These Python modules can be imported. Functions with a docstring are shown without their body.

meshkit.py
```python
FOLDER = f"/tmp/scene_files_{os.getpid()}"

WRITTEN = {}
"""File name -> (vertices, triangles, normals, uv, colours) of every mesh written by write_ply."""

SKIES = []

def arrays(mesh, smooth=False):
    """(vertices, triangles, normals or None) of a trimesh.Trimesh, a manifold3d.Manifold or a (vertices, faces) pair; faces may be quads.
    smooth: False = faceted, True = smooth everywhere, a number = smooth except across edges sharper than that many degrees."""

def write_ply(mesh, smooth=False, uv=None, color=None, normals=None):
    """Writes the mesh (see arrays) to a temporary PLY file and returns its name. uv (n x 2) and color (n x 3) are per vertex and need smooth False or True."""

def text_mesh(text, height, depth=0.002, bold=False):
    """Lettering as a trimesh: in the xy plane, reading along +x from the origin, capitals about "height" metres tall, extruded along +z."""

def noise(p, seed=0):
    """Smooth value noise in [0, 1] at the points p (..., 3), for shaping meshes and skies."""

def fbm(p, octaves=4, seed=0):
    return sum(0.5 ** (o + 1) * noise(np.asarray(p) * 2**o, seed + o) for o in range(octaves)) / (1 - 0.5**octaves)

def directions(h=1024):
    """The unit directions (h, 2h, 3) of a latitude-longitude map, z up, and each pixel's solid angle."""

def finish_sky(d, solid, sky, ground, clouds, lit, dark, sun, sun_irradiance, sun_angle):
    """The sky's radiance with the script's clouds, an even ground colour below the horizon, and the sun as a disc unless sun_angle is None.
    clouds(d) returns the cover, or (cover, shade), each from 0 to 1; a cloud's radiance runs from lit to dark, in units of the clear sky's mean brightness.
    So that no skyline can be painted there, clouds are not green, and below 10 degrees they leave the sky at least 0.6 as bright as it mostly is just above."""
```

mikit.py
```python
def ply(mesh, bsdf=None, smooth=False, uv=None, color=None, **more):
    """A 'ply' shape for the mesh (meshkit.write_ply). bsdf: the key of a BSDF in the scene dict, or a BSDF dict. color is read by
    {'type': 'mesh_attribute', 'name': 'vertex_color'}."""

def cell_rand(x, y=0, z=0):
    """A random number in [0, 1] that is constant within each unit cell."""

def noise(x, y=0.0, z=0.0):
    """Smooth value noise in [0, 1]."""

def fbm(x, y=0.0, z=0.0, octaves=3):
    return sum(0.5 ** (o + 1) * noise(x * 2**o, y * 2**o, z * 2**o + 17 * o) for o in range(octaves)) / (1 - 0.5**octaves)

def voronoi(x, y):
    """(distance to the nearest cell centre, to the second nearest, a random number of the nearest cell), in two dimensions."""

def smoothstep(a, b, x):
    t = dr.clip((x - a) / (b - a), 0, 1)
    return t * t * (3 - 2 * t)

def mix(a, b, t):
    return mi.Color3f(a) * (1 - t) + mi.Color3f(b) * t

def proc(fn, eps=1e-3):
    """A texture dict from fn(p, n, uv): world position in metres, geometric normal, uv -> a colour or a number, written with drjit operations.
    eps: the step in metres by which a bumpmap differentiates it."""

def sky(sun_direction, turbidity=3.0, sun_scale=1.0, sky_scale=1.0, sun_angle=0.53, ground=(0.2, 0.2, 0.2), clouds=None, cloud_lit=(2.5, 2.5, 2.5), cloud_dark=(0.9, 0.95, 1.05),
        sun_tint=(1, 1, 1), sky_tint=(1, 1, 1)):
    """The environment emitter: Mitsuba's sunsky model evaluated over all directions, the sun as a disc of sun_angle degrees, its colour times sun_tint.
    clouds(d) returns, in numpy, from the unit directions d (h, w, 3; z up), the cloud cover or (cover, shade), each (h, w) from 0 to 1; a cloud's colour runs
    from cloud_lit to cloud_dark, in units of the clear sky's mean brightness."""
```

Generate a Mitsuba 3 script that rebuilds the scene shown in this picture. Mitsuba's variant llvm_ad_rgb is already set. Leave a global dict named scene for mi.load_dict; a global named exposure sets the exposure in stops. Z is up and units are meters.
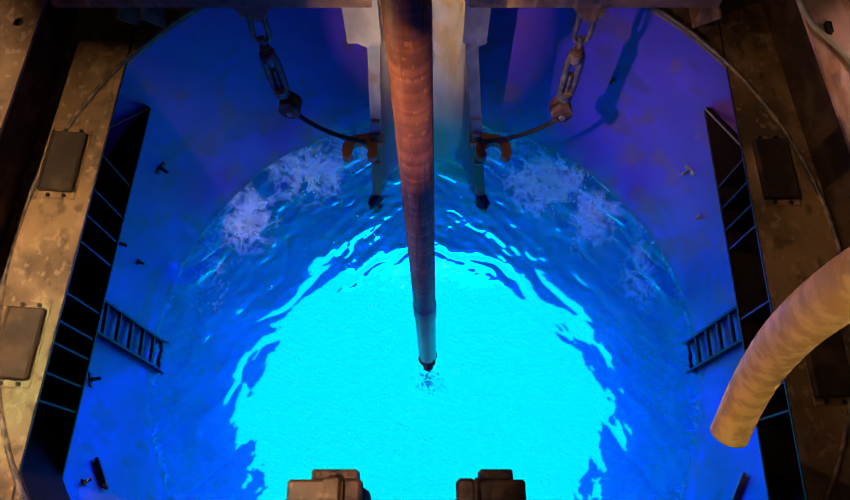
import math, numpy as np, trimesh, manifold3d as m3, drjit as dr, mitsuba as mi, mikit, meshkit
from shapely.geometry import Polygon, Point, box as sbox
from mikit import fbm, noise, smoothstep, mix, proc

scene, labels = {}, {}
T = mi.ScalarTransform4f
PI = math.pi
# ------------------------------------------------------------------ camera, lights, exposure
EYE, TILT, FOCAL = np.array([0.0, -1.75, 4.752]), 0.37564573, 700.0      # on the working platform, looking down into the moonpool
ZW = -2.846                                                             # water level; z = 0 is the deck around the moonpool, radius 3 m
RAD = 3.0
exposure = 0.0
look = EYE + np.array([0, math.sin(TILT), -math.cos(TILT)])
scene['camera'] = {'type': 'perspective', 'fov': math.degrees(2 * math.atan(425 / FOCAL)), 'fov_axis': 'x', 'near_clip': 0.05, 'far_clip': 200.0,
                   'to_world': T().look_at(origin=EYE.tolist(), target=look.tolist(), up=[0, math.cos(TILT), math.sin(TILT)])}
SEA = [0.0, 2.1, 1.8]                     # glow of the plate that stands for the daylit sea under the hull
SEA_SIDE_GLOW = [0.0, 4.0, 76.0]               # stronger glow of a mostly unseen plate, placed to light the near walls
HAZE = 0.05                               # turbidity of the water, per metre
SEA_DEPTH = 5.9                           # draught: from the water level to the lower opening
AMBIENT = [0.022, 0.017, 0.014]           # even fill from all round, so that nothing goes black
scene['ambient'] = {'type': 'constant', 'radiance': {'type': 'rgb', 'value': AMBIENT}}
# unseen floodlights, placed for what each one lights: foot of the mast, lamp head, aimed at, beam and cutoff half angles, intensity (W/sr)
UNSEEN_LAMPS = [
    ((-4.7, -0.6, 0.0), (-2.7, -0.6, 4.7), (-2.95, -0.75, 0.0), 1, 31, (270, 195, 112), 'unseen lamp on a mast over the left girder, placed to light its bright plate'),
    ((-1.5, -4.2, 0.0), (-0.62, -2.5, 4.8), (0.0, 1.9, 0.2), 3, 8.6, (360, 256, 132), 'unseen lamp behind the working platform, placed to light the guide trough'),
    ((-2.5, 4.4, 0.0), (-2.05, -0.2, 2.4), (2.1, 1.9, -1.2), 5, 14, (58, 40, 38), 'low unseen lamp on a long arm, placed to light the far right wall'),
    ((5.0, 1.2, 0.0), (4.6, 1.2, 2.1), (3.9, 1.2, 0.6), 20, 28, (22, 13.5, 11), 'small unseen lamp beyond the right girder, placed to light its top'),
    ((-5.0, 1.4, 0.0), (-4.6, 1.3, 2.1), (-3.9, 1.3, 0.6), 20, 28, (20, 14, 9), 'small unseen lamp beyond the left girder, placed to light its top'),
    ((-1.4, 4.8, 0.0), (-2.0, 0.9, 6.0), (2.85, 0.3, 0.0), 4, 19, (34, 23, 14), 'unseen fill lamp high over the cross beam, added to brighten the right girder'),  # added fill for the right deck, which the other lamps leave dark
    ((-4.7, -1.2, 0.0), (-3.3, -1.2, 1.05), (-0.06, -0.17, 2.0), 22, 36, (36, 20, 9), 'unseen lamp on a mast over the left girder, placed to light the upper pipe'),
    ((1.6, -4.2, 0.0), (1.5, -2.6, 6.0), (1.10, -1.25, 2.7), 6, 13, (34, 26, 12), 'unseen lamp high behind the working platform, placed to light the hose'),
    ((-2.2, -4.2, 0.0), (-1.9, -2.8, 4.2), (-0.45, -1.5, 0.1), 5, 12, (85, 58, 44), 'unseen lamp behind the working platform, placed to light the guide posts'),
]
# ------------------------------------------------------------------ materials
def bsdf(name, colour, rough=0.6, bump=None, scale=1.0, eps=2e-3, metallic=0.0, spec=0.5, two=True, **more):
    base = colour if isinstance(colour, dict) else {'type': 'rgb', 'value': list(colour)}
    b = {'type': 'principled', 'base_color': base, 'roughness': rough, 'metallic': metallic, 'specular': spec, **more}
    if bump is not None:
        b = {'type': 'bumpmap', 'arbitrary': proc(bump, eps), 'scale': scale, 'bsdf': b}
    if two:
        b = {'type': 'twosided', 'bsdf': b}
    scene[name] = b

def deck_colour(p, n, uv):
    a = fbm(p.x * 3.1, p.y * 2.3, p.z * 3, 4)
    b = fbm(p.x * 14, p.y * 11, p.z * 14 + 5, 3)
    c = mix((0.130, 0.068, 0.030), (0.230, 0.132, 0.060), smoothstep(0.36, 0.68, a))
    c = mix(c, (0.040, 0.026, 0.018), smoothstep(0.52, 0.78, fbm(p.x * 2.2 + 9, p.y * 1.9, p.z, 4)) * 0.75)
    c = mix(c, (0.30, 0.20, 0.11), smoothstep(0.60, 0.76, fbm(p.x * 23, p.y * 19, 4.0, 3)) * 0.5)
    return mix(c, (0.045, 0.026, 0.016), smoothstep(0.54, 0.74, b) * 0.6)
bsdf('deck_steel', proc(deck_colour), 0.58, lambda p, n, uv: fbm(p.x * 34, p.y * 34, p.z * 34, 3), 0.007)

def rust_colour(p, n, uv):
    a = fbm(p.x * 9, p.y * 9, p.z * 9, 4)
    return mix((0.045, 0.022, 0.014), (0.15, 0.072, 0.034), smoothstep(0.35, 0.68, a))
bsdf('rust', proc(rust_colour), 0.7, lambda p, n, uv: fbm(p.x * 60, p.y * 60, p.z * 60, 3), 0.003)
bsdf('dark_steel', proc(lambda p, n, uv: mix((0.024, 0.015, 0.011), (0.050, 0.029, 0.017), smoothstep(0.4, 0.7, fbm(p.x * 6, p.y * 6, p.z * 6, 3)))), 0.6, spec=0.2)
bsdf('black_steel', (0.012, 0.011, 0.012), 0.6, spec=0.2)
bsdf('claw_rust', (0.30, 0.125, 0.05), 0.6, lambda p, n, uv: fbm(p.x * 40, p.y * 40, p.z * 40, 2), 0.003)  # rust raised in tone, since the lamps miss the claws
bsdf('lit_edge', (0.030, 0.020, 0.016), 0.5, spec=0.25)  # paler colour carries the light caught on the girder edges
bsdf('shaded_steel', (0.016, 0.010, 0.008), 0.75, spec=0.05)  # near-black colour holds the shade inside the open girders

def pink_colour(p, n, uv):
    a = fbm(p.x * 7, p.y * 3, p.z * 5, 4)
    c = mix((0.40, 0.24, 0.19), (0.28, 0.13, 0.06), smoothstep(0.40, 0.62, a))
    return mix(c, (0.08, 0.05, 0.05), smoothstep(0.58, 0.75, fbm(p.x * 16, p.y * 5, 3.0, 3)) * 0.6)
bsdf('girder_steel', proc(pink_colour), 0.55, lambda p, n, uv: fbm(p.x * 45, p.y * 45, p.z * 45, 2), 0.002)

def grey_colour(p, n, uv):
    a = fbm(p.x * 8, p.y * 8, p.z * 3, 4)
    c = mix((0.23, 0.205, 0.18), (0.32, 0.29, 0.255), smoothstep(0.35, 0.65, a))
    c = mix(c, (0.19, 0.12, 0.06), smoothstep(0.55, 0.75, fbm(p.x * 5 + 3, p.y * 5, p.z * 2.2, 3)) * 0.8)
    return mix((0.07, 0.03, 0.018), c, smoothstep(-1.42, -1.30, p.z + 0.12 * (a - 0.5)))
bsdf('column_grey', proc(grey_colour), 0.5, lambda p, n, uv: fbm(p.x * 40, p.y * 40, p.z * 30, 2), 0.002)
def trough_colour(p, n, uv):
    a = fbm(p.x * 9, p.y * 9, p.z * 2, 4)
    c = mix((0.27, 0.235, 0.21), (0.27, 0.18, 0.08), smoothstep(0.36, 0.60, a))
    return mix(c, (0.12, 0.10, 0.14), smoothstep(-0.4, -1.4, p.z) * 0.7)  # paint turns darker and bluer towards the water
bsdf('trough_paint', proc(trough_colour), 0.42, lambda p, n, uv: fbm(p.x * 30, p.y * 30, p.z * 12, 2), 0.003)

def pipe_colour(p, n, uv):
    a = fbm(p.x * 26, p.y * 26, p.z * 5, 4)
    ring = noise(p.z * 46.0 + 0.8 * fbm(p.x * 12, p.y * 12, p.z * 2, 2), 1.0, 2.0)
    c = mix((0.036, 0.009, 0.002), (0.095, 0.026, 0.006), dr.clip(smoothstep(0.35, 0.65, a) * 0.4 + (ring - 0.2) * 0.8, 0, 1))
    c = mix(c, (0.030, 0.009, 0.004), smoothstep(0.57, 0.68, fbm(p.x * 42 + 2, p.y * 42, p.z * 1.3, 3)) * 0.85)
    c = mix(c, (0.055, 0.02, 0.014), smoothstep(0.60, 0.74, fbm(p.x * 18 + 4, p.y * 18, p.z * 3.1, 3)) * 0.85)
    c = mix(c, (0.10, 0.10, 0.15), smoothstep(0.4, -1.3, p.z + 0.5 * (a - 0.5)) * 0.85)  # blue glow from below tinted into the lower pipe
    return mix(c, (0.20, 0.09, 0.035), smoothstep(0.76, 0.9, noise(p.x * 90, p.y * 90, p.z * 24)) * 0.3)
glow_ramp = lambda lo, hi: proc(lambda p, n, uv: lo + (hi - lo) * smoothstep(0.6, -1.2, p.z))  # lower pipe made shinier to pick up the glow
bsdf('pipe_rust', proc(pipe_colour), glow_ramp(0.45, 0.28), lambda p, n, uv: noise(p.z * 60.0, 3.0, 1.0) + 0.6 * fbm(p.x * 50, p.y * 50, p.z * 20, 2), 0.0018, metallic=glow_ramp(0.0, 0.6), spec=0.3)

def hose_colour(p, n, uv):
    a = fbm(p.x * 24, p.y * 24, p.z * 24, 4)
    c = mix((0.44, 0.245, 0.085), (0.58, 0.36, 0.15), smoothstep(0.35, 0.65, a))
    return mix(c, (0.20, 0.12, 0.055), smoothstep(0.63, 0.78, fbm(p.x * 8 + 2, p.y * 8, p.z * 8, 3)) * 0.35)
bsdf('hose_rubber', proc(hose_colour), 0.6, lambda p, n, uv: 0.5 * dr.sin(uv.y * 1200.0) + fbm(p.x * 70, p.y * 70, p.z * 70, 2), 0.0016)
bsdf('hose_inside', (0.03, 0.028, 0.026), 0.7)

def wall_colour(p, n, uv):
    a = fbm(p.x * 1.3, p.y * 1.3, p.z * 1.1, 4)
    b = fbm(p.x * 5, p.y * 5, p.z * 2.5 + 7, 4)
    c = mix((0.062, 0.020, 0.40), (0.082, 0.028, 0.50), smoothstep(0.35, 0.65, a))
    c = mix(c, (0.13, 0.05, 0.17), smoothstep(0.53, 0.70, b) * 0.7)
    c = mix(c, (0.06, 0.025, 0.20), smoothstep(0.60, 0.74, fbm(p.x * 2.2 + 4, p.y * 2.2, p.z * 2.2, 4)) * 0.6)
    return mix(c, (0.05, 0.05, 0.18), (1 - smoothstep(0.0, 0.16, dr.abs(p.z + 2.84) + 0.12 * (b - 0.5))) * 0.7)
bsdf('well_paint', proc(wall_colour), 0.5, lambda p, n, uv: fbm(p.x * 9, p.y * 9, p.z * 9, 3), 0.006)
bsdf('ladder_paint', (0.020, 0.022, 0.045), 0.55, spec=0.3)
bsdf('zinc', proc(lambda p, n, uv: mix((0.16, 0.13, 0.12), (0.30, 0.26, 0.24), fbm(p.x * 30, p.y * 30, p.z * 30, 3))), 0.45, metallic=0.3)
bsdf('dull_steel', proc(lambda p, n, uv: mix((0.06, 0.045, 0.04), (0.17, 0.11, 0.075), smoothstep(0.35, 0.7, fbm(p.x * 22, p.y * 22, p.z * 22, 3)))), 0.45)
bsdf('cable_grey', (0.30, 0.28, 0.27), 0.6)
bsdf('rope_black', (0.02, 0.02, 0.025), 0.8)
bsdf('lamp_housing', (0.10, 0.10, 0.10), 0.5)
FOAM_ZONES = ((1.5, 2.1, 0.55, 0.36, 1.0), (2.0, 1.65, 0.36, 0.42, 0.9), (0.8, 2.55, 0.45, 0.28, 0.7), (-1.4, 2.25, 0.55, 0.36, 0.9), (-2.1, 1.7, 0.33, 0.45, 0.85), (-0.8, 2.6, 0.45, 0.25, 0.65), (2.45, 1.0, 0.25, 0.5, 0.45), (-2.5, 1.0, 0.25, 0.5, 0.45))
def foam_film(p, n, uv):
    """Cover of the thin froth on the water: thick along the far wall, faint threads elsewhere."""
    zone = 0.09
    for cx, cy, sx, sy, a in FOAM_ZONES:
        zone = dr.maximum(zone, a * dr.exp(-dr.square((p.x - cx) / sx) - dr.square((p.y - cy) / sy)))
    r = dr.sqrt(p.x * p.x + p.y * p.y)
    zone = dr.maximum(zone, 0.26 * smoothstep(2.86, 2.99, r))
    wx, wy = 0.35 * (fbm(p.x * 3.1, p.y * 3.1, 1.3, 3) - 0.5), 0.35 * (fbm(p.x * 3.1, p.y * 3.1, 7.3, 3) - 0.5)
    x, y = p.x + wx, p.y + wy
    r1 = 1 - 7.0 * dr.abs(fbm(x * 3.4, y * 3.4, 0.4, 4) - 0.5)
    r2 = 1 - 7.0 * dr.abs(fbm(x * 8.5, y * 8.5, 3.4, 3) - 0.5)
    t = 0.5 * r1 + 0.3 * r2 + 0.5 * (fbm(x * 21, y * 21, 5.5, 2) - 0.5)
    return 0.85 * smoothstep(0.55, 1.35, t + 0.95 * zone) * smoothstep(0.06, 0.5, zone)
scene['clear_water'] = {'type': 'dielectric', 'int_ior': 1.333, 'ext_ior': 1.0}
scene['frothy_water'] = {'type': 'blendbsdf', 'weight': proc(foam_film), 'a_clear': {'type': 'dielectric', 'int_ior': 1.333, 'ext_ior': 1.0},
                         'b_froth': {'type': 'principledthin', 'base_color': {'type': 'rgb', 'value': [0.72, 0.80, 0.95]}, 'roughness': 0.9, 'diff_trans': 1.2}}
scene['foam_white'] = {'type': 'principledthin', 'base_color': {'type': 'rgb', 'value': [0.78, 0.85, 0.97]}, 'roughness': 0.9, 'diff_trans': 1.6}

# ------------------------------------------------------------------ helpers
def add(key, mesh, mat, smooth=30, label=None, cat=None, group=None, kind=None, **more):
    scene[key] = mikit.ply(mesh, mat, smooth, **more)
    tag(key, label, cat, group, kind)
    return key
def tag(key, label=None, cat=None, group=None, kind=None):
    d = {k: v for k, v in dict(label=label, category=cat, group=group, kind=kind).items() if v}
    if d: labels[key] = d
def num(base, i):
    return base if i == 0 else '%s_%03d' % (base, i)
def cat_(ms):
    return trimesh.util.concatenate([tm(m) for m in ms])
def tm(m):
    if isinstance(m, trimesh.Trimesh): return m
    a = m.to_mesh()
    return trimesh.Trimesh(np.array(a.vert_properties[:, :3]), np.array(a.tri_verts), process=False)
def bevel_box(x0, x1, y0, y1, z0, z1, b=0.006):
    """A box with chamfered edges (the hull of its inset faces)."""
    pts = []
    for x, sx in ((x0, 1), (x1, -1)):
        for y, sy in ((y0, 1), (y1, -1)):
            for z, sz in ((z0, 1), (z1, -1)):
                pts += [(x, y + sy * b, z + sz * b), (x + sx * b, y, z + sz * b), (x + sx * b, y + sy * b, z)]
    return tm(m3.Manifold.hull_points(np.array(pts, float)))
def prism(poly, z0, z1):
    m = trimesh.creation.extrude_polygon(poly, z1 - z0, engine='earcut')
    m.apply_translation([0, 0, z0])
    return m
def slab(corners, th):
    """A plate over four 3-D corners, th thick against its normal."""
    c = np.array(corners, float)
    n = np.cross(c[1] - c[0], c[3] - c[0]); n /= np.linalg.norm(n)
    return tm(m3.Manifold.hull_points(np.vstack([c, c - n * th])))
def hull(points):
    return tm(m3.Manifold.hull_points(np.array(points, float)))
def tube(points, r, sides=16, caps=True):
    p = np.array(points, float)
    rr = np.broadcast_to(r, (len(p),)).astype(float)
    t = np.gradient(p, axis=0); t /= np.linalg.norm(t, axis=1, keepdims=True)
    a = np.cross(t[0], [0, 0, 1.0] if abs(t[0][2]) < 0.9 else [1.0, 0, 0]); a /= np.linalg.norm(a)
    rows = []
    ang = np.arange(sides) * 2 * PI / sides
    for k in range(len(p)):
        a = a - t[k] * (a @ t[k]); a /= np.linalg.norm(a)
        b = np.cross(t[k], a)
        rows.append(p[k] + rr[k] * (np.cos(ang)[:, None] * a + np.sin(ang)[:, None] * b))
    v = np.vstack(rows)
    i, j = np.meshgrid(np.arange(len(p) - 1), np.arange(sides), indexing='ij')
    j2 = (j + 1) % sides
    q = np.stack([i * sides + j, i * sides + j2, (i + 1) * sides + j2, (i + 1) * sides + j], -1).reshape(-1, 4)
    f = np.vstack([q[:, [0, 1, 2]], q[:, [0, 2, 3]]])
    if caps:
        n = len(v); v = np.vstack([v, p[0], p[-1]])
        s = np.arange(sides); s2 = (s + 1) % sides; e = (len(p) - 1) * sides
        f = np.vstack([f, np.stack([np.full(sides, n), s2, s], -1), np.stack([np.full(sides, n + 1), e + s, e + s2], -1)])
    return trimesh.Trimesh(v, f, process=False)
def spline(pts, n=40):
    from scipy.interpolate import CubicSpline
    p = np.array(pts, float); s = np.r_[0, np.cumsum(np.linalg.norm(np.diff(p, axis=0), axis=1))]
    return CubicSpline(s, p)(np.linspace(0, s[-1], n))
def ringarc(cx, cy, r0, r1, a0, a1, n=40):
    a = np.linspace(a0, a1, n)
    return Polygon(np.vstack([np.stack([cx + r1 * np.cos(a), cy + r1 * np.sin(a)], -1), np.stack([cx + r0 * np.cos(a[::-1]), cy + r0 * np.sin(a[::-1])], -1)]))
def hexbolt(x, y, z, r=0.016, h=0.014):
    a = np.arange(6) * PI / 3
    m = prism(Polygon(np.stack([r * np.cos(a), r * np.sin(a)], -1)), 0, h)
    s = trimesh.creation.cylinder(r * 0.55, h * 0.8, sections=12); s.apply_translation([0, 0, h * 1.3])
    m = cat_([m, s]); m.apply_translation([x, y, z]); return m
def lathe(profile, sections=48):
    return trimesh.creation.revolve(np.array(profile, float), sections=sections)
def orient(m, frm, to):
    """Moves a mesh built along +z from the origin onto the line frm -> to."""
    d = np.array(to, float) - frm; d /= np.linalg.norm(d)
    M = trimesh.geometry.align_vectors([0, 0, 1], d); M[:3, 3] = frm
    m = m.copy(); m.apply_transform(M); return m

# ------------------------------------------------------------------ the well: wall, deck, rim
ZB = ZW - SEA_DEPTH
prof = [(RAD + 0.05, -0.03)] + [(RAD, z) for z in np.linspace(-0.03, ZB, 30)] + [(RAD + 0.05, ZB), (RAD + 0.05, -0.03)]
add('wall_moonpool', lathe(prof, 256), 'well_paint', 30, 'round blue-painted steel wall of the moonpool, scuffed and rust-stained', kind='structure')
hole = Point(0, 0).buffer(RAD, 96)
add('floor', prism(sbox(-7, -6, 7, 6).difference(hole), -0.03, 0.0), 'deck_steel', False, 'rust-brown steel deck plating around the moonpool opening', kind='structure')
# rim bar that follows the round opening
a = np.linspace(0, 2 * PI, 240)
add('trim_1', tube(np.stack([(RAD + 0.012) * np.cos(a), (RAD + 0.012) * np.sin(a), np.full_like(a, 0.022)], -1), 0.018, 10, False), 'dull_steel', True, 'thin round bar welded along the rim of the moonpool', kind='structure')
add('floor_hull_bottom', prism(sbox(-14, -14, 14, 14).difference(hole), ZB - 0.05, ZB), 'well_paint', False, 'bottom plating of the hull around the lower opening', kind='structure')

# ------------------------------------------------------------------ chord girders across the sides of the opening
def chord_girder(key, side, xe, ybk, yfar, zb, stiff, label):
    """side -1 left, +1 right. xe(y): x of the inner edge. Open box: top plate, bottom plate, stiffeners, sloping end plates."""
    y0, y1 = -2.05, 2.42
    tag(key, label, 'girder', None)
    o = side * 3.75
    th = 0.012
    add(key + '__top_plate', prism(Polygon([(xe(y0), y0), (xe(y1), y1), (o, y1), (o, y0)]) if side > 0 else Polygon([(o, y0), (o, y1), (xe(y1), y1), (xe(y0), y0)]), 0.001, th), 'deck_steel', False)
    w = side * math.sqrt(RAD ** 2 - 1.72 ** 2)     # the outer edge stays inside the well
    def wall_x(y): return side * (math.sqrt(RAD ** 2 - y * y) - 0.004)
    ys = np.linspace(-1.66, yfar, 40)
    inner = [(xe(y), y) for y in ys]
    outer = [(max(abs(wall_x(y)), abs(xe(y)) + 0.01) * side, y) for y in ys[::-1]]
    add(key + '__bottom_plate', prism(Polygon(inner + outer).buffer(0), zb - 0.016, zb), 'shaded_steel', False)
    for i, (ya, yb) in enumerate(((ybk, yfar),)):
        f = lambda y, z: [xe(y), y, z]
        g = lambda y, z, yy: [wall_x(yy), y, z]
        c = [f(ya, -0.001), f(yb, zb + 0.002), [wall_x(abs(yb)), yb, zb + 0.002], [wall_x(yb), ya, -0.001]]
        add(key + '__' + num('end_plate', i), slab(c, 0.014), 'shaded_steel', False)
    for i, y in enumerate(stiff):
        add(key + '__' + num('stiffener', i), bevel_box(min(xe(y) + side * 0.004, wall_x(y)), max(xe(y) + side * 0.004, wall_x(y)), y - 0.007, y + 0.007, zb, -0.001, 0.003), 'shaded_steel', False)
    yw = np.linspace(-1.69, ybk, 40)
    bw = np.array([[[side * (math.sqrt(RAD ** 2 - y * y) - 0.006 - t_), y, z] for y in yw] for t_, z in ((0.0, zb), (0.0, -0.001), (0.012, -0.001), (0.012, zb))])
    k4, k2 = np.meshgrid(np.arange(4), np.arange(39), indexing='ij')
    qw = np.stack([k4 * 40 + k2, k4 * 40 + k2 + 1, (k4 + 1) % 4 * 40 + k2 + 1, (k4 + 1) % 4 * 40 + k2], -1).reshape(-1, 4)
    add(key + '__added_back_web', (bw.reshape(-1, 3), qw), 'shaded_steel', False)  # added dark sheet, blacks out the blue wall behind the girder
    # light along the edges, put in as paler strips
    def strip(y_a, y_b, z_a, z_b):
        return slab([[xe(y_a) - side * 0.004, y_a, z_a], [xe(y_b) - side * 0.004, y_b, z_a], [xe(y_b) - side * 0.004, y_b, z_b], [xe(y_a) - side * 0.004, y_a, z_b]][::side], 0.006)
    add(key + '__upper_edge', strip(y0, y1, -0.004, 0.014), 'lit_edge', False)
    add(key + '__lower_edge', strip(-1.66, yfar, zb - 0.016, zb + 0.004), 'lit_edge', False)
    for i, y in enumerate(stiff):
        add(key + '__' + num('stiffener_edge', i), bevel_box(min(xe(y) - side * 0.002, xe(y) + side * 0.008), max(xe(y) - side * 0.002, xe(y) + side * 0.008), y - 0.009, y + 0.009, zb + 0.004, -0.004, 0.002), 'lit_edge', False)
    add(key + '__end_edge', tube([[xe(ybk), ybk, 0.0], [xe((ybk + yfar) / 2), (ybk + yfar) / 2, zb / 2], [xe(yfar), yfar, zb]], 0.009, 8), 'zinc' if side > 0 else 'lit_edge', True)  # pale bar for the lit edge of the end plate
xr = lambda y: 2.45 + 0.004 * y
xl = lambda y: -(2.548 - 0.061 * y)
chord_girder('chord_girder', 1, xr, 0.99, 1.65, -0.50, [0.885, 0.687, 0.494, 0.323, -0.258, -0.55, -0.84, -1.028], 'open box girder on the right, nearest the hanging hose, with vertical stiffener plates')
chord_girder('chord_girder_001', -1, xl, 1.16, 1.70, -0.56, [0.92, 0.628, 0.41, 0.202, -0.198, -0.405, -0.562, -0.772, -0.961], 'open box girder on the left with brightly lit brown top plate')

# wear pads bolted on the top plates
def pad(key, cx, cy, label, rot):
    tag(key, label, 'pad', 'bolted wear pads on the girders')
    w, l = 0.125, 0.25
    M = trimesh.transformations.rotation_matrix(rot, [0, 0, 1]); M[:3, 3] = [cx, cy, 0.012]
    def put(part, m, mat, sm=False):
        m = m.copy(); m.apply_transform(M); add(key + '__' + part, m, mat, sm)
    put('base_plate', bevel_box(-w - 0.012, w + 0.012, -l - 0.05, l + 0.05, 0, 0.012, 0.004), 'deck_steel')
    put('block', bevel_box(-w, w, -l, l, 0.012, 0.065, 0.012), 'dark_steel')
    put('side_rail', bevel_box(-w - 0.012, -w + 0.012, -l, l, 0.012, 0.075, 0.005), 'dark_steel')
    for i, (x, y) in enumerate(((-0.06, -1), (0.06, -1), (-0.06, 1), (0.06, 1))):
        put(num('bolt', i), hexbolt(x, y * (l + 0.027), 0.0145), 'black_steel')
pad('wear_pad', -2.745, 0.83, 'rectangular bolted pad on the left girder, far one in the shadow', -0.06)
pad('wear_pad_001', -2.785, -0.58, 'rectangular bolted pad on the left girder, near one on the bright plate', -0.06)
pad('wear_pad_002', 2.66, 0.77, 'rectangular bolted pad on the right girder, under the rim bar beyond the hose', 0.02)
pad('wear_pad_003', 2.735, -0.70, 'rectangular bolted pad on the right girder, half hidden by the hose', 0.02)

# ------------------------------------------------------------------ high side girders (left and right of the deck) and the cross beam
def side_girder(key, side, label, mat, holes, edge):
    tag(key, label, 'girder')
    ze = 0.60
    P = [edge(-3.0), edge(3.4)]
    poly = Polygon([(P[0], -3.0), (P[1], 3.4), (side * 4.2, 3.4), (side * 4.2, -3.0)])
    for x, y, r in holes: poly = poly.difference(Point(x, y).buffer(r, 24))
    add(key + '__top_flange', prism(poly.buffer(0), ze - 0.025, ze), mat, False)
    q = lambda y: edge(y) + side * 0.13
    add(key + '__web', slab([[q(-3.0), -3.0, 0.012], [q(3.4), 3.4, 0.012], [q(3.4), 3.4, ze - 0.024], [q(-3.0), -3.0, ze - 0.024]], 0.02), 'dark_steel', False)
    add(key + '__outer_web', bevel_box(min(side * 4.1, side * 4.13), max(side * 4.1, side * 4.13), -3.0, 3.4, 0.012, ze - 0.024), 'dark_steel', False)
side_girder('side_girder', -1, 'raised plate girder at the far left, lit brown top with one round hole', 'deck_steel', [(-2.975, 1.68, 0.036)], lambda y: -(2.965 - 0.078 * y))
side_girder('side_girder_001', 1, 'raised plate girder at the far right, pinkish worn top carrying a grey cable', 'girder_steel', [], lambda y: 2.935 - 0.088 * y)

def cross_beam(key, x0, x1, label):
    tag(key, label, 'beam', None)
    add(key + '__bottom_flange', bevel_box(x0, x1, 1.89, 2.42, 0.50, 0.60, 0.008), 'deck_steel', False)
    add(key + '__web', bevel_box(x0, x1, 2.13, 2.17, 0.60, 1.00, 0.003), 'dark_steel', False)
    add(key + '__top_flange', bevel_box(x0, x1, 1.95, 2.40, 1.00, 1.03, 0.006), 'deck_steel', False)
cross_beam('cross_beam', -2.80, -0.40, 'brown cross beam above the far side of the pool, left of the rust-red pipe')
cross_beam('cross_beam_001', 0.335, 2.22, 'brown cross beam above the far side of the pool, right of the rust-red pipe')
# bracket plates between beams and girders
for i, (x, lab) in enumerate(((2.22, 'upright bracket plate at the right end of the cross beam'), (-2.33, 'upright bracket plate under the left end of the cross beam'), (-2.16, 'second upright bracket plate from the left under the cross beam'))):
    c = [(x, 1.80, 0.5), (x, 2.40, 0.012), (x, 2.42, 0.5), (x + 0.016, 1.80, 0.5), (x + 0.016, 2.40, 0.012), (x + 0.016, 2.42, 0.5), (x, 2.1, 0.012), (x + 0.016, 2.1, 0.012)]
    add(num('bracket_plate', i), hull(c), 'deck_steel', False, lab, 'bracket')
add('recess_shade', bevel_box(2.24, 2.66, 1.95, 2.45, 0.56, 0.60), 'black_steel', False, 'dark plate for the shaded recess between cross beam and right-hand girder', 'plate')  # black sheet stands for the shade in this recess

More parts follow.
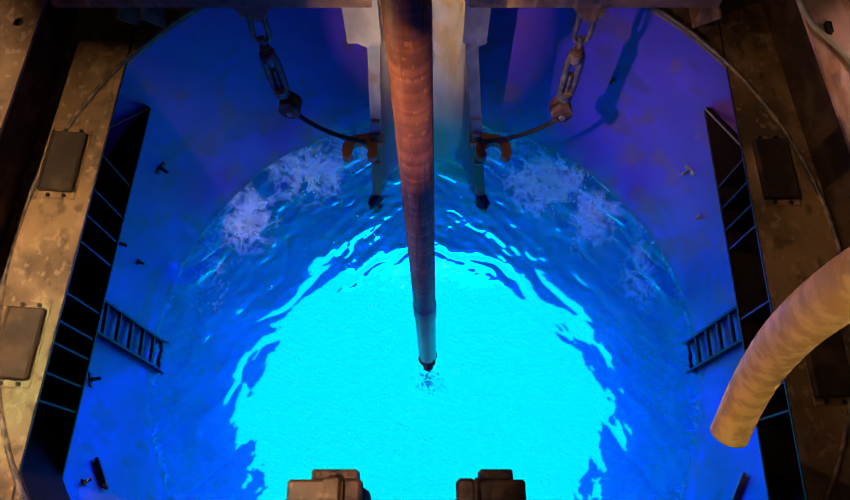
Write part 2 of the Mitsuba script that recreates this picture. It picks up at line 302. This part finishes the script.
# ------------------------------------------------------------------ guide trough at the far side: conical half shell with flanges, gussets and claws
tag('guide_trough', 'flared half-round steel guide trough standing in the water behind the pipe', 'guide trough')
ZT, ZL = 1.1, -3.6
def tr(z):                                          # centre and half width of the trough at height z
    t = (0.498 - z) / (0.498 + 3.01)
    return -0.030 + 0.080 * t, 0.312 + 0.265 * t
def shell(off, n=40, m=30):
    rows = []
    for z in np.linspace(ZT, ZL, m):
        c, r = tr(z)
        an = np.linspace(0, PI, n)
        d = 0.88 * r
        rows.append(np.stack([c + (r + off) * np.cos(an), 1.97 + (d + off) * np.sin(an), np.full(n, z)], -1))
    return np.array(rows)
A, B = shell(0.0), shell(0.022)
m_, n_ = A.shape[:2]
ring = np.concatenate([A, B[:, ::-1]], axis=1)          # closed profile
k_ = ring.shape[1]
i, j = np.meshgrid(np.arange(m_ - 1), np.arange(k_), indexing='ij')
j2 = (j + 1) % k_
q = np.stack([i * k_ + j, (i + 1) * k_ + j, (i + 1) * k_ + j2, i * k_ + j2], -1).reshape(-1, 4)
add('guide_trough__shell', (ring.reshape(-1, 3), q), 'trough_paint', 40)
for s, part in ((-1, 'flange'), (1, 'flange_001')):
    def ed(z):
        c, r = tr(z); return c + s * (r + 0.004)
    pts = []
    for z in (0.30, -3.5):
        w = 0.105
        for dx in (0, s * w):
            for y in (1.945, 1.97): pts.append((ed(z) + dx, y, z))
    add('guide_trough__' + part, hull(pts), 'column_grey', False, 'grey edge flange, rusty at its foot' if s < 0 else 'edge flange in the shade with pale clamps')
    z1, z0 = 0.62, 0.075
    a0 = ed(0.3)
    add('guide_trough__' + num('gusset', (s + 1) // 2), bevel_box(min(a0, a0 + s * (0.285 if s < 0 else 0.215)), max(a0, a0 + s * (0.285 if s < 0 else 0.215)), 1.86, 1.888, z0, z1, 0.004) if False else hull([(x, y, z) for x in (a0, a0 + s * (0.275 if s < 0 else 0.195)) for y in (1.90, 1.935) for z in (z0, z1)]), 'column_grey', False)
    # small corner knee under the gusset
    add('guide_trough__' + num('knee', (s + 1) // 2), hull([(a0 + s * 0.09, y, z0) for y in (1.905, 1.93)] + [(a0 + s * 0.20, y, z0) for y in (1.905, 1.93)] + [(a0 + s * 0.09, y, z0 - 0.09) for y in (1.905, 1.93)]), 'column_grey', False)
    # claw: thick crescent opening towards the pool
    zc = -1.62
    cx = ed(zc) + s * 0.215
    arc = ringarc(cx, 1.86, 0.088, 0.185, -0.35, PI + 0.35)
    tips = [Point(cx + 0.137 * math.cos(t), 1.86 + 0.137 * math.sin(t)).buffer(0.052) for t in (-0.38, PI + 0.38)]
    root = Polygon([(cx - s * 0.11, 1.93), (cx - s * 0.23, 1.95), (cx - s * 0.23, 2.09), (cx - s * 0.0, 2.03)])
    poly = arc.union(tips[0]).union(tips[1]).union(root.buffer(0.01)).buffer(-0.008).buffer(0.008)
    big, small = poly, poly.buffer(-0.012)
    claw = cat_([prism(big, zc - 0.05, zc + 0.038)] + [prism(g, zc + 0.038, zc + 0.05) for g in getattr(small, 'geoms', [small])])
    add('guide_trough__' + num('claw', (s + 1) // 2), claw, 'claw_rust', False, 'rusty crescent claw')
    for b, z in enumerate((-1.15, -1.42, -2.02)):
        add('guide_trough__' + num('clamp', b + 3 * ((s + 1) // 2)), bevel_box(min(ed(z) + s * 0.01, ed(z) + s * 0.095), max(ed(z) + s * 0.01, ed(z) + s * 0.095), 1.925, 1.947, z - 0.018, z + 0.018, 0.005), 'zinc' if s > 0 else 'rust', False)
    # lower bolted lug block, half drowned
    add('guide_trough__' + num('lower_lug', (s + 1) // 2), hull([(ed(-2.93) + s * dx * 0.65, 1.96 + dy * 0.65, -2.93 + dz) for dx, dy, dz in ((0, 0, .1), (.2, -.04, .07), (.26, -.12, 0), (.2, -.2, -.1), (0, -.1, -.2), (0, .08, -.2), (.22, .1, -.1))]), 'dark_steel', 30)

# ------------------------------------------------------------------ turnbuckle stays between beam and trough
def link_oval(w, l, r, n=40):
    a = np.linspace(0, 2 * PI, n + 1)
    pts = np.stack([w * np.cos(a), np.zeros_like(a), l * np.sign(np.sin(a)) * np.abs(np.sin(a)) ** 0.8], -1)
    return tube(pts, r, 10, False)
def stay(key, pad_x, p_sh, p_top, p_bot, p_end, rope_to, label, mat, rope_label, s):
    P = [np.array(v, float) for v in (p_sh, p_top, p_bot, p_end)]
    tag(key, label, 'turnbuckle')
    add(key + '__padeye', hull([(pad_x - 0.16, y, 0.499) for y in (1.90, 1.925)] + [(pad_x + 0.16, y, 0.499) for y in (1.93, 1.955)] + [(pad_x + dx, y, 0.34) for y in (1.90, 1.925) for dx in (-0.035, 0.035)]), 'deck_steel', False)
    # shackle bow: U of round bar with its pin
    a = np.linspace(0, PI, 24)
    d = P[1] - P[0]; L = np.linalg.norm(d)
    u = [(-0.058, 0, 0.0), (-0.062, 0, L * 0.45)] + [(-0.062 * math.cos(t), 0, L - 0.07 + 0.07 * math.sin(t)) for t in a] + [(0.062, 0, L * 0.45), (0.058, 0, 0.0)]
    add(key + '__shackle', orient(tube(spline(u, 40), 0.021, 10), P[0], P[1]), mat, 40)
    add(key + '__shackle_pin', tube([P[0] + [-0.085, 0, 0.01], P[0] + [0, 0, 0.01], P[0] + [0.085, 0, 0.01]], 0.021, 10), 'zinc', 40)
    add(key + '__pin_ear', tube([P[0] + [s * 0.085, 0, 0.01], P[0] + [s * 0.12, 0, 0.01]], 0.034, 12), 'zinc', 40)
    L2 = np.linalg.norm(P[2] - P[1])
    e0 = L2 * 0.16
    add(key + '__eye_rod', orient(tube([(0, 0, -0.05), (0, 0, e0 * 0.5), (0, 0, e0 + 0.16)], 0.026, 12), P[1], P[2]), mat, 40)
    ring1 = lathe([(0.0, e0), (0.055, e0), (0.066, e0 + 0.02), (0.062, e0 + 0.10), (0, e0 + 0.11)], 20)
    ring2 = lathe([(0.0, L2 - 0.15), (0.062, L2 - 0.15), (0.066, L2 - 0.06), (0.05, L2 - 0.03), (0, L2 - 0.03)], 20)
    add(key + '__collar', orient(ring1, P[1], P[2]), mat, 40); add(key + '__collar_001', orient(ring2, P[1], P[2]), mat, 40)
    for i, sx in enumerate((-1, 1)):
        add(key + '__' + num('side_bar', i), orient(tube([(sx * 0.040, 0, e0 + 0.03), (sx * 0.052, 0, e0 + 0.12), (sx * 0.052, 0, L2 - 0.18), (sx * 0.040, 0, L2 - 0.06)], 0.030, 10), P[1], P[2]), mat, 40)
    add(key + '__screw', orient(tube([(0, 0, L2 - 0.42), (0, 0, L2 - 0.1), (0, 0, L2 + 0.09)], 0.023, 12), P[1], P[2]), mat, 40)
    for i, z in enumerate((e0 - 0.03, e0 - 0.07)):
        add(key + '__' + num('lock_nut', i), orient(lathe([(0, z), (0.045, z), (0.045, z + 0.026), (0, z + 0.026)], 6), P[1], P[2]), 'rust', False)
    d = (P[3] - P[2]); d /= np.linalg.norm(d)
    for i, sy in enumerate((-1, 1)):
        add(key + '__' + num('jaw', i), orient(hull([(0.100 * math.cos(t), sy * 0.050 + w, 0.13 + 0.115 * math.sin(t)) for t in np.linspace(0, 2 * PI, 22) for w in (-0.026, 0.026)] + [(x, sy * 0.050 + w, 0.0) for x in (-0.04, 0.04) for w in (-0.026, 0.026)]), P[2], P[3]), 'rust', 30)
    add(key + '__jaw_pin', orient(tube([(0, -0.10, 0.14), (0, 0, 0.14), (0, 0.10, 0.14)], 0.03, 12), P[2], P[3]), 'zinc', 40)
    c = P[2] + d * 0.275
    rk = 'stay_rope' if s < 0 else 'stay_rope_001'
    pts = spline([c, (c + rope_to) / 2 + np.array([0, 0, -0.10]), rope_to], 24)
    add(rk, tube(pts, 0.022, 10), 'rope_black', True, rope_label, 'rope')
stay('turnbuckle', 1.275, [1.262, 1.93, 0.38], [1.269, 1.93, 0.06], [1.290, 1.93, -0.80], [1.285, 1.91, -1.05], np.array([0.56, 1.90, -1.50]), 'rusty turnbuckle hanging from the cross beam right of the pipe, open frame visible', 'dull_steel', 'dark stay rope from the right-hand turnbuckle to the guide trough', 1)
stay('turnbuckle_001', -1.31, [-1.310, 1.93, 0.38], [-1.325, 1.93, 0.06], [-1.300, 1.93, -0.74], [-1.240, 1.92, -0.95], np.array([-0.60, 1.90, -1.50]), 'turnbuckle hanging from the cross beam left of the pipe, dim against the blue wall', 'dull_steel', 'dark stay rope from the left-hand turnbuckle to the guide trough', -1)

# ------------------------------------------------------------------ drill pipe
tag('drill_pipe', 'long rust-red steel pipe hanging down the middle of the pool', 'pipe')
tip, top = np.array([0.026, -0.185, -2.05]), np.array([-0.088, -0.17, 4.6])
rp = 0.0825
add('drill_pipe__tube', orient(lathe([(rp - 0.015, 0.0), (rp - 0.002, 0.0), (rp, 0.006), (rp, 1.42), (rp + 0.007, 1.45), (rp + 0.007, 1.72), (rp, 1.75), (rp, 4.0), (rp, 8.2), (rp - 0.015, 8.2), (rp - 0.015, 0.0)], 48), tip, top), 'pipe_rust', 30)
pr = [(0.0, -0.62), (0.022, -0.61), (0.040, -0.56)]
for k in range(13):
    z = -0.52 + k * 0.04
    pr += [(0.044 + 0.0020 * k, z), (0.052 + 0.0020 * k, z + 0.02)]
pr += [(0.078, -0.005), (0.078, 0.02), (0.0, 0.02)]
add('drill_pipe__pin_end', orient(lathe(pr, 32), tip, top), 'black_steel', 30, 'dark ribbed pin end just above the water')
down = (tip - top) / np.linalg.norm(tip - top)
for k in range(6):
    t = 2 * PI * k / 6 + 0.3
    e_ = np.array([math.cos(t), math.sin(t), 0])
    add('drill_pipe__' + num('fin', k), hull([tip + e_ * r_ + down * z_ + np.cross(e_, [0, 0, 1]) * w_ for r_, z_ in ((0.06, -0.03), (0.091, -0.02), (0.094, 0.12), (0.062, 0.34)) for w_ in (-0.011, 0.011)]), 'black_steel', False)

# ------------------------------------------------------------------ ladders on the wall
def ladder(key, side, y0, y1, label):
    tag(key, label, 'ladder', None)
    x = side * 2.925
    ztop, zbot = -0.75, -3.15
    for i, y in enumerate((y0, y1)):
        add(key + '__' + num('rail', i), bevel_box(min(x, x + side * 0.055), max(x, x + side * 0.060), y - 0.014, y + 0.014, zbot, ztop, 0.003), 'ladder_paint', False)
        for k, z in enumerate((-1.0, -2.05, -3.0)):
            xa, xb = x + side * 0.05, side * (math.sqrt(9 - y * y) + 0.01)
            add(key + '__' + num('standoff', 3 * i + k), bevel_box(min(xa, xb), max(xa, xb), y - 0.012, y + 0.012, z - 0.03, z + 0.03, 0.003), 'ladder_paint', False)
    for k in range(8):
        z = ztop - 0.14 - 0.30 * k
        if z < zbot: break
        add(key + '__' + num('rung', k), bevel_box(min(x + side * 0.012, x + side * 0.046), max(x + side * 0.012, x + side * 0.046), y1, y0, z - 0.024, z + 0.024, 0.008), 'ladder_paint', False)
ladder('wall_ladder', -1, 0.175, -0.135, 'dark steel ladder down the blue wall into the water on the left')
ladder('wall_ladder_001', 1, 0.175, -0.145, 'dark steel ladder down the blue wall into the water on the right, by the hose')

# ------------------------------------------------------------------ lugs on the wall
def lug(key, p, label, w, h, group=None, kind='eye'):
    p = np.array(p, float); az = math.atan2(p[1], p[0])
    if kind == 'eye':
        poly = Point(0, 0.0).buffer(w, 16).union(sbox(-w, -w * 2.0, w, 0)).difference(Point(0, 0).buffer(w * 0.45, 12))
        m = prism(poly, -0.008, 0.008)
        m = m.apply_transform(trimesh.transformations.rotation_matrix(PI / 2, [1, 0, 0]))      # x-z plane
        m = m.apply_transform(trimesh.transformations.rotation_matrix(-PI / 2, [0, 1, 0]))      # points inward from the wall
        m.apply_translation([-2 * w + 0.0, 0, 0])
        basep = bevel_box(-0.010, 0.006, -h / 2, h / 2, -w * 0.8, w * 0.8, 0.003)
    else:
        m = bevel_box(-0.045, -0.012, -h / 2, h / 2, -w / 2, w / 2, 0.008)
        basep = bevel_box(-0.018, 0.006, -h * 0.4, h * 0.4, -w / 3, w / 3, 0.003)
    M = trimesh.transformations.rotation_matrix(az, [0, 0, 1]); M[:3, 3] = [2.998 * math.cos(az), 2.998 * math.sin(az), p[2]]
    tag(key, label, 'lug' if kind == 'eye' else 'bar', group)
    for part, mm in (('plate' if kind == 'eye' else 'bar', m), ('base', basep)):
        mm = mm.copy(); mm.apply_transform(M); add(key + '__' + part, mm, 'ladder_paint' if p[0] < 0 else 'zinc', False)
lug('wall_lug', (-2.593, 1.509, -1.326), 'small dark eye lug on the left wall between the far foam and the girder', 0.034, 0.13)
lug('wall_lug_001', (-2.908, 0.736, -1.373), 'small dark lug on the left wall beside the girder edge, above the ladder', 0.034, 0.12)
lug('wall_lug_002', (-2.908, 0.738, -1.89), 'tiny dark lug low on the left wall above the ladder', 0.022, 0.06)
lug('wall_lug_003', (-2.948, -0.554, -1.399), 'small dark lug on the left wall below the ladder, against the girder', 0.032, 0.13)
lug('wall_lug_004', (2.599, 1.498, -1.347), 'small eye lug with a bright edge on the right wall between foam and girder', 0.034, 0.13)
lug('wall_lug_005', (2.772, 1.148, -1.69), 'tiny lug on the right wall beside the waterline, above the ladder', 0.022, 0.06)
lug('wall_lug_006', (1.86, 2.354, -1.073), 'tiny lug on the purple-lit wall right of the right-hand turnbuckle', 0.024, 0.06)
lug('wall_lug_007', (-2.631, -1.442, -0.915), 'tiny dark lug on the wall at the lower left corner of the pool', 0.022, 0.06)
lug('wall_bar', (-2.673, -1.362, -1.246), 'short dark bar on the wall at the lower left of the pool', 0.045, 0.28, kind='bar')
lug('wall_bar_001', (2.613, -1.474, -1.342), 'short dark bar on the wall at the lower right, beneath the hose end', 0.045, 0.28, kind='bar')

# ------------------------------------------------------------------ near guide posts with rusty clamp heads
def guide_post(key, x, s, label, mat):
    tag(key, label, 'post')
    y = -1.50
    add(key + '__post', bevel_box(x - 0.11, x + 0.11, y - 0.22, y - 0.02, -3.5, -0.02, 0.008), 'rust', False)
    add(key + '__arm', bevel_box(x - 0.08, x + 0.08, -2.93, y - 0.20, -0.35, -0.12, 0.008), 'rust', False)
    add(key + '__head_block', bevel_box(x - 0.255 if s < 0 else x - 0.07, x + 0.09 if s < 0 else x + 0.235, y - 0.42, y + 0.02, -0.02, 0.18, 0.016), mat, False)
    add(key + '__head_rib', bevel_box(x - 0.03 if s < 0 else x - 0.085, x + 0.07 if s < 0 else x - 0.055, y - 0.42, y + 0.03, 0.10, 0.21, 0.012), mat, False)
    add(key + '__clamp', bevel_box(x - 0.115 if s < 0 else x - 0.045, x + 0.175 if s < 0 else x + 0.165, y + 0.0, y + 0.085, -0.06, 0.13, 0.012), 'rust', False)
    add(key + '__cheek', bevel_box(x + 0.085 if s < 0 else x - 0.19, x + 0.20 if s < 0 else x - 0.075, y - 0.36, y + 0.03, -0.03, 0.15, 0.02), 'rust', False)
    add(key + '__side_boss', orient(lathe([(0, 0), (0.085, 0), (0.105, 0.03), (0.105, 0.11), (0.085, 0.14), (0, 0.14)], 28), [x + (0.09 if s < 0 else 0.07), y - 0.12, -0.12], [x + (0.09 if s < 0 else 0.07) + 0.6, y - 0.12, 0.0]), 'rust', 30)
    for i, dx in enumerate((-0.07, 0.03, 0.12) if s < 0 else (0.0, 0.11)):
        add(key + '__' + num('bolt', i), orient(hexbolt(0, 0, 0, 0.018, 0.016), [x + dx, y + 0.05, 0.128], [x + dx, y + 0.05, 1]), 'rust', False)
guide_post('guide_post', -0.60, -1, 'rusty brown clamp head of the near guide post left of the pipe end', 'deck_steel')
guide_post('guide_post_001', 0.39, 1, 'dark purple-brown clamp head of the near guide post right of the pipe end', 'rust')

# ------------------------------------------------------------------ hose
hp = spline([(1.122, -1.437, 2.100), (1.132, -1.318, 2.285), (1.095, -1.235, 2.62), (1.062, -1.205, 2.92), (1.060, -1.192, 3.092), (1.076, -1.182, 3.234), (1.146, -1.17, 3.368), (1.50, -1.15, 3.62), (2.25, -1.12, 3.80), (3.05, -1.12, 3.25), (3.55, -1.12, 2.0), (3.70, -1.12, 0.61)], 170)
hose_end = hp[0]
tag('hose', 'thick tan hose curving down from the upper right, open end over the pool', 'hose')
n_h = len(hp)
g = tube(hp, np.interp(np.arange(n_h), [0, 7, 36], [0.067, 0.069, 0.077]), 40, False)
uv = np.stack([np.tile(np.arange(40) / 40, n_h), np.repeat(np.linspace(0, 1, n_h), 40)], -1)
add('hose__jacket', g, 'hose_rubber', True, uv=uv)
t0 = (hp[1] - hp[0]) / np.linalg.norm(hp[1] - hp[0])
add('hose__cut_end', orient(lathe([(0.050, 0.012), (0.050, -0.003), (0.063, -0.005), (0.068, 0.0), (0.068, 0.010), (0.065, 0.014), (0.050, 0.012)], 48), hp[0], hp[1]), 'hose_rubber', 30)
add('hose__lining', tube([hp[0] - t0 * 0.001, hp[1], hp[4], hp[8], hp[12], hp[20]], 0.050, 32, False), 'hose_inside', True)

# cable on the right-hand girder and its little clip
cp = spline([(2.72, 2.30, 0.6215), (2.765, 1.86, 0.6215), (2.83, 1.62, 0.6215), (2.97, 1.42, 0.6215), (3.10, 1.05, 0.6215), (3.2, 0.4, 0.6215), (3.22, -0.8, 0.6215), (3.18, -2.9, 0.6215)], 90)
add('girder_cable', tube(cp, 0.020, 10), 'cable_grey', True, 'thick grey cable lying on top of the right-hand girder', 'cable')
add('cable_clip', bevel_box(2.90, 2.95, 1.56, 1.66, 0.60, 0.645, 0.01), 'black_steel', False, 'small dark block on the right-hand girder beside the grey cable', 'clip')

# ------------------------------------------------------------------ water
def height(x, y):
    P = lambda s, k: np.stack([x * s, y * s, np.full_like(x, k)], -1)
    r = np.hypot(x, y)
    wx = 0.28 * (meshkit.fbm(P(1.3, 3.1), 3, 3) - 0.5); wy = 0.28 * (meshkit.fbm(P(1.3, 8.7), 3, 5) - 0.5)
    Q = lambda s, k: np.stack([(x + wx) * s, (y + wy) * s * 1.25, np.full_like(x, k)], -1)
    chop = 0.75 + 2.3 * np.clip((y - 0.6) / 1.2, 0, 1) + 1.2 * np.clip((r - 1.9) / 0.9, 0, 1)
    big = meshkit.fbm(Q(1.3, 0.3), 2, 11) - 0.5
    ax, ay = np.abs(x) + 1.5 * wx, y + 1.5 * wy                    # streaks that run up and inwards from both sides
    along, across = (ay - ax) * 0.707, (ay + ax) * 0.707
    mid = np.abs(meshkit.fbm(np.stack([along * 1.5, across * 3.6, np.full_like(x, 2.3)], -1), 3, 21) - 0.5)
    fine = meshkit.fbm(Q(13.0, 4.1), 3, 31) - 0.5
    h = 0.24 * big + chop * (0.10 * (0.12 - mid) + 0.007 * fine)
    # rings where the water from the pipe drops
    d = np.hypot(x - 0.03, y + 0.28)
    h += 0.012 * np.sin(d * 42) * np.exp(-d * 4.5)
    return ZW + h
N = 460
gx = np.linspace(-3.0, 3.0, N)
# a disc grid: square mapped onto the circle
U_, V_ = np.meshgrid(gx / 3.0, gx / 3.0)
X = RAD * 1.003 * U_ * np.sqrt(1 - V_ ** 2 / 2); Y = RAD * 1.003 * V_ * np.sqrt(1 - U_ ** 2 / 2)
W = np.stack([X, Y, height(X, Y)], -1).reshape(-1, 3)
i, j = np.meshgrid(np.arange(N - 1), np.arange(N - 1), indexing='ij')
q = np.stack([i * N + j, i * N + j + 1, (i + 1) * N + j + 1, (i + 1) * N + j], -1).reshape(-1, 4)
bnd = np.r_[np.arange(N), np.arange(1, N) * N + N - 1, (N - 1) * N + np.arange(N - 2, -1, -1), np.arange(N - 2, 0, -1) * N]
nb = len(bnd); vs, fs = [W], [np.vstack([q[:, [0, 1, 2]], q[:, [0, 2, 3]]])]
ba = np.arctan2(W[bnd, 1], W[bnd, 0]); prev = bnd; cnt = len(W)
for rr_, zz_ in ((3.02, ZW - 0.3), (3.02, ZB - 0.02), (12.0, ZB - 0.06), (12.0, ZB - 4.0)):
    vs.append(np.stack([rr_ * np.cos(ba), rr_ * np.sin(ba), np.full(nb, zz_)], -1)); cur = cnt + np.arange(nb); cnt += nb
    a_, b_ = prev, np.roll(prev, -1); c_, d_ = cur, np.roll(cur, -1)
    fs += [np.stack([a_, c_, b_], -1), np.stack([b_, c_, d_], -1)]; prev = cur
vs.append(np.array([[0, 0, ZB - 4.0]])); fs.append(np.stack([prev, np.full(nb, cnt), np.roll(prev, -1)], -1))
Wm = trimesh.Trimesh(np.vstack(vs), np.vstack(fs), process=False)
add('water', Wm, 'frothy_water', 50, 'choppy clear water glowing blue and cyan inside the round pool', 'water', kind='stuff')
if HAZE: scene['water']['interior'] = {'type': 'homogeneous', 'albedo': {'type': 'rgb', 'value': [0.02, 0.38, 0.96]}, 'sigma_t': HAZE, 'phase': {'type': 'hg', 'g': 0.88}}

# foam: lumpy patches a few millimetres thick that float on the water
def foam_field(x, y):
    P = lambda s, k: np.stack([x * s, y * s, np.full_like(x, k)], -1)
    r = np.hypot(x, y)
    wx = 0.22 * (meshkit.fbm(P(4.0, 1.1), 4, 41) - 0.5); wy = 0.22 * (meshkit.fbm(P(4.0, 5.1), 4, 43) - 0.5)
    Q = lambda s, k: np.stack([(x + wx) * s, (y + wy) * s, np.full_like(x, k)], -1)
    ridge = lambda f, k, sd: 1 - 7.0 * np.abs(meshkit.fbm(Q(f, k), 3, sd) - 0.5)
    t = 0.40 * ridge(3.5, 0.7, 51) + 0.33 * ridge(8.0, 2.7, 61) + 0.27 * ridge(19.0, 4.7, 71) + 0.5 * (meshkit.fbm(Q(2.5, 6.7), 3, 81) - 0.5)
    zone = np.zeros_like(x)
    for cx, cy, sx, sy, a in FOAM_ZONES:
        zone = np.maximum(zone, a * np.exp(-((x - cx) / sx) ** 2 - ((y - cy) / sy) ** 2))
    edge = np.clip((r - 2.86) / 0.12, 0, 1) * np.clip((y + 0.8) / 2.0, 0, 1) * 0.5
    zone = np.maximum(zone, edge)
    zone = np.maximum(zone, 0.20 + 0.10 * np.clip(y, -1, 1))
    return t + 0.75 * zone - 1.22
M_ = 720
fx = np.linspace(-2.98, 2.98, M_); fy = np.linspace(-2.3, 2.98, int(M_ * 5.28 / 5.96))
FX, FY = np.meshgrid(fx, fy)
F = foam_field(FX, FY) + 0.14 * (np.random.default_rng(3).random(FX.shape) - 0.5)
F = np.where((np.hypot(FX, FY) > 2.985) | (np.hypot(np.abs(FX - 0.05) - 0.68, FY - 1.9) < 0.26), -1, F)
hh = height(FX, FY)
on = F > 0
V = np.stack([FX, FY, hh + 0.004 + 0.03 * np.clip(F, -0.05, 0.5)], -1).reshape(-1, 3)
nx = len(fx)
i, j = np.meshgrid(np.arange(len(fy) - 1), np.arange(nx - 1), indexing='ij')
q = np.stack([i * nx + j, i * nx + j + 1, (i + 1) * nx + j + 1, (i + 1) * nx + j], -1)
ok = (on[:-1, :-1].astype(int) + on[1:, :-1] + on[:-1, 1:] + on[1:, 1:]) >= 2
q = q[ok].reshape(-1, 4)
fm = trimesh.Trimesh(V, np.vstack([q[:, [0, 1, 2]], q[:, [0, 2, 3]]]), process=False); fm.remove_unreferenced_vertices()
add('foam', fm, 'foam_white', True, 'white foam churned up along the far edge of the pool', 'foam', kind='stuff')

# drops falling from the pipe end
rng = np.random.default_rng(7)
drops = []
for k in range(110):
    r, t = 0.02 + 0.17 * rng.random() ** 1.4, rng.random() * 2 * PI
    z = ZW + 0.05 + rng.random() * 0.10
    s = 0.006 + 0.007 * rng.random()
    b = trimesh.creation.icosphere(1, s); b.apply_scale([1, 1, 2.5 + 2.5 * rng.random()])
    b.apply_translation([0.03 + r * math.cos(t), -0.30 + r * math.sin(t), z]); drops.append(b)
add('splash', cat_(drops), 'clear_water', True, 'water drops splashing under the pipe end', 'water drops', kind='stuff')

# glowing plates stand for the daylit sea under and beside the hull
pool = Point(0, 0).buffer(11.5, 32)
for key, y0, y1, L, lab in (('sea', -1.9, 3.2, SEA, 'cyan sea under the hull seen through the lower opening of the moonpool'), ('sea_001', 3.2, 11.0, SEA_SIDE_GLOW, 'mostly unseen brighter sea plate past the far side, placed to light the near walls')):
    add(key, prism(sbox(-9, y0, 9, y1).intersection(pool), ZB - 3.02, ZB - 3.0), 'black_steel', False, lab, 'sea', kind='stuff')
    scene[key]['emitter'] = {'type': 'area', 'radiance': {'type': 'rgb', 'value': L}}

# ------------------------------------------------------------------ unseen floodlights on masts (out of view, behind and beside the camera)
def unseen_floodlight(key, foot, head, target, beam, cut, power, label):
    tag(key, label, 'unseen_floodlight')
    foot, head, target = (np.array(v, float) for v in (foot, head, target))
    d = (target - head) / np.linalg.norm(target - head)
    knee = np.array([foot[0], foot[1], head[2] + 0.25])
    add(key + '__mast', tube([foot, (foot + knee) / 2, knee], 0.045, 12), 'lamp_housing', True)
    tail = head - d * 0.14
    add(key + '__arm', tube([knee - [0, 0, 0.03], (knee + tail) / 2, tail], 0.03, 12), 'lamp_housing', True)
    add(key + '__foot', bevel_box(foot[0] - .15, foot[0] + .15, foot[1] - .15, foot[1] + .15, 0.0, 0.02), 'lamp_housing', False)
    add(key + '__housing', orient(lathe([(0, -0.14), (0.07, -0.14), (0.17, -0.02), (0.17, 0.03), (0.15, 0.03), (0.15, -0.004), (0, -0.004)], 32), head, target), 'lamp_housing', 30)
    add(key + '__lens', orient(trimesh.creation.cylinder(0.14, 0.006, sections=32), head, target), 'lamp_housing', False)
    scene[key + '__lens']['emitter'] = {'type': 'area', 'radiance': {'type': 'rgb', 'value': [0.8, 0.66, 0.45]}}
    at = head + d * 0.035
    scene[key + '_beam'] = {'type': 'spot', 'to_world': T().look_at(origin=at.tolist(), target=target.tolist(), up=[0.1, 0.2, 1]), 'intensity': {'type': 'rgb', 'value': list(map(float, power))}, 'cutoff_angle': float(cut), 'beam_width': float(beam)}
for i, L in enumerate(UNSEEN_LAMPS):
    unseen_floodlight(num('unseen_floodlight', i), *L)
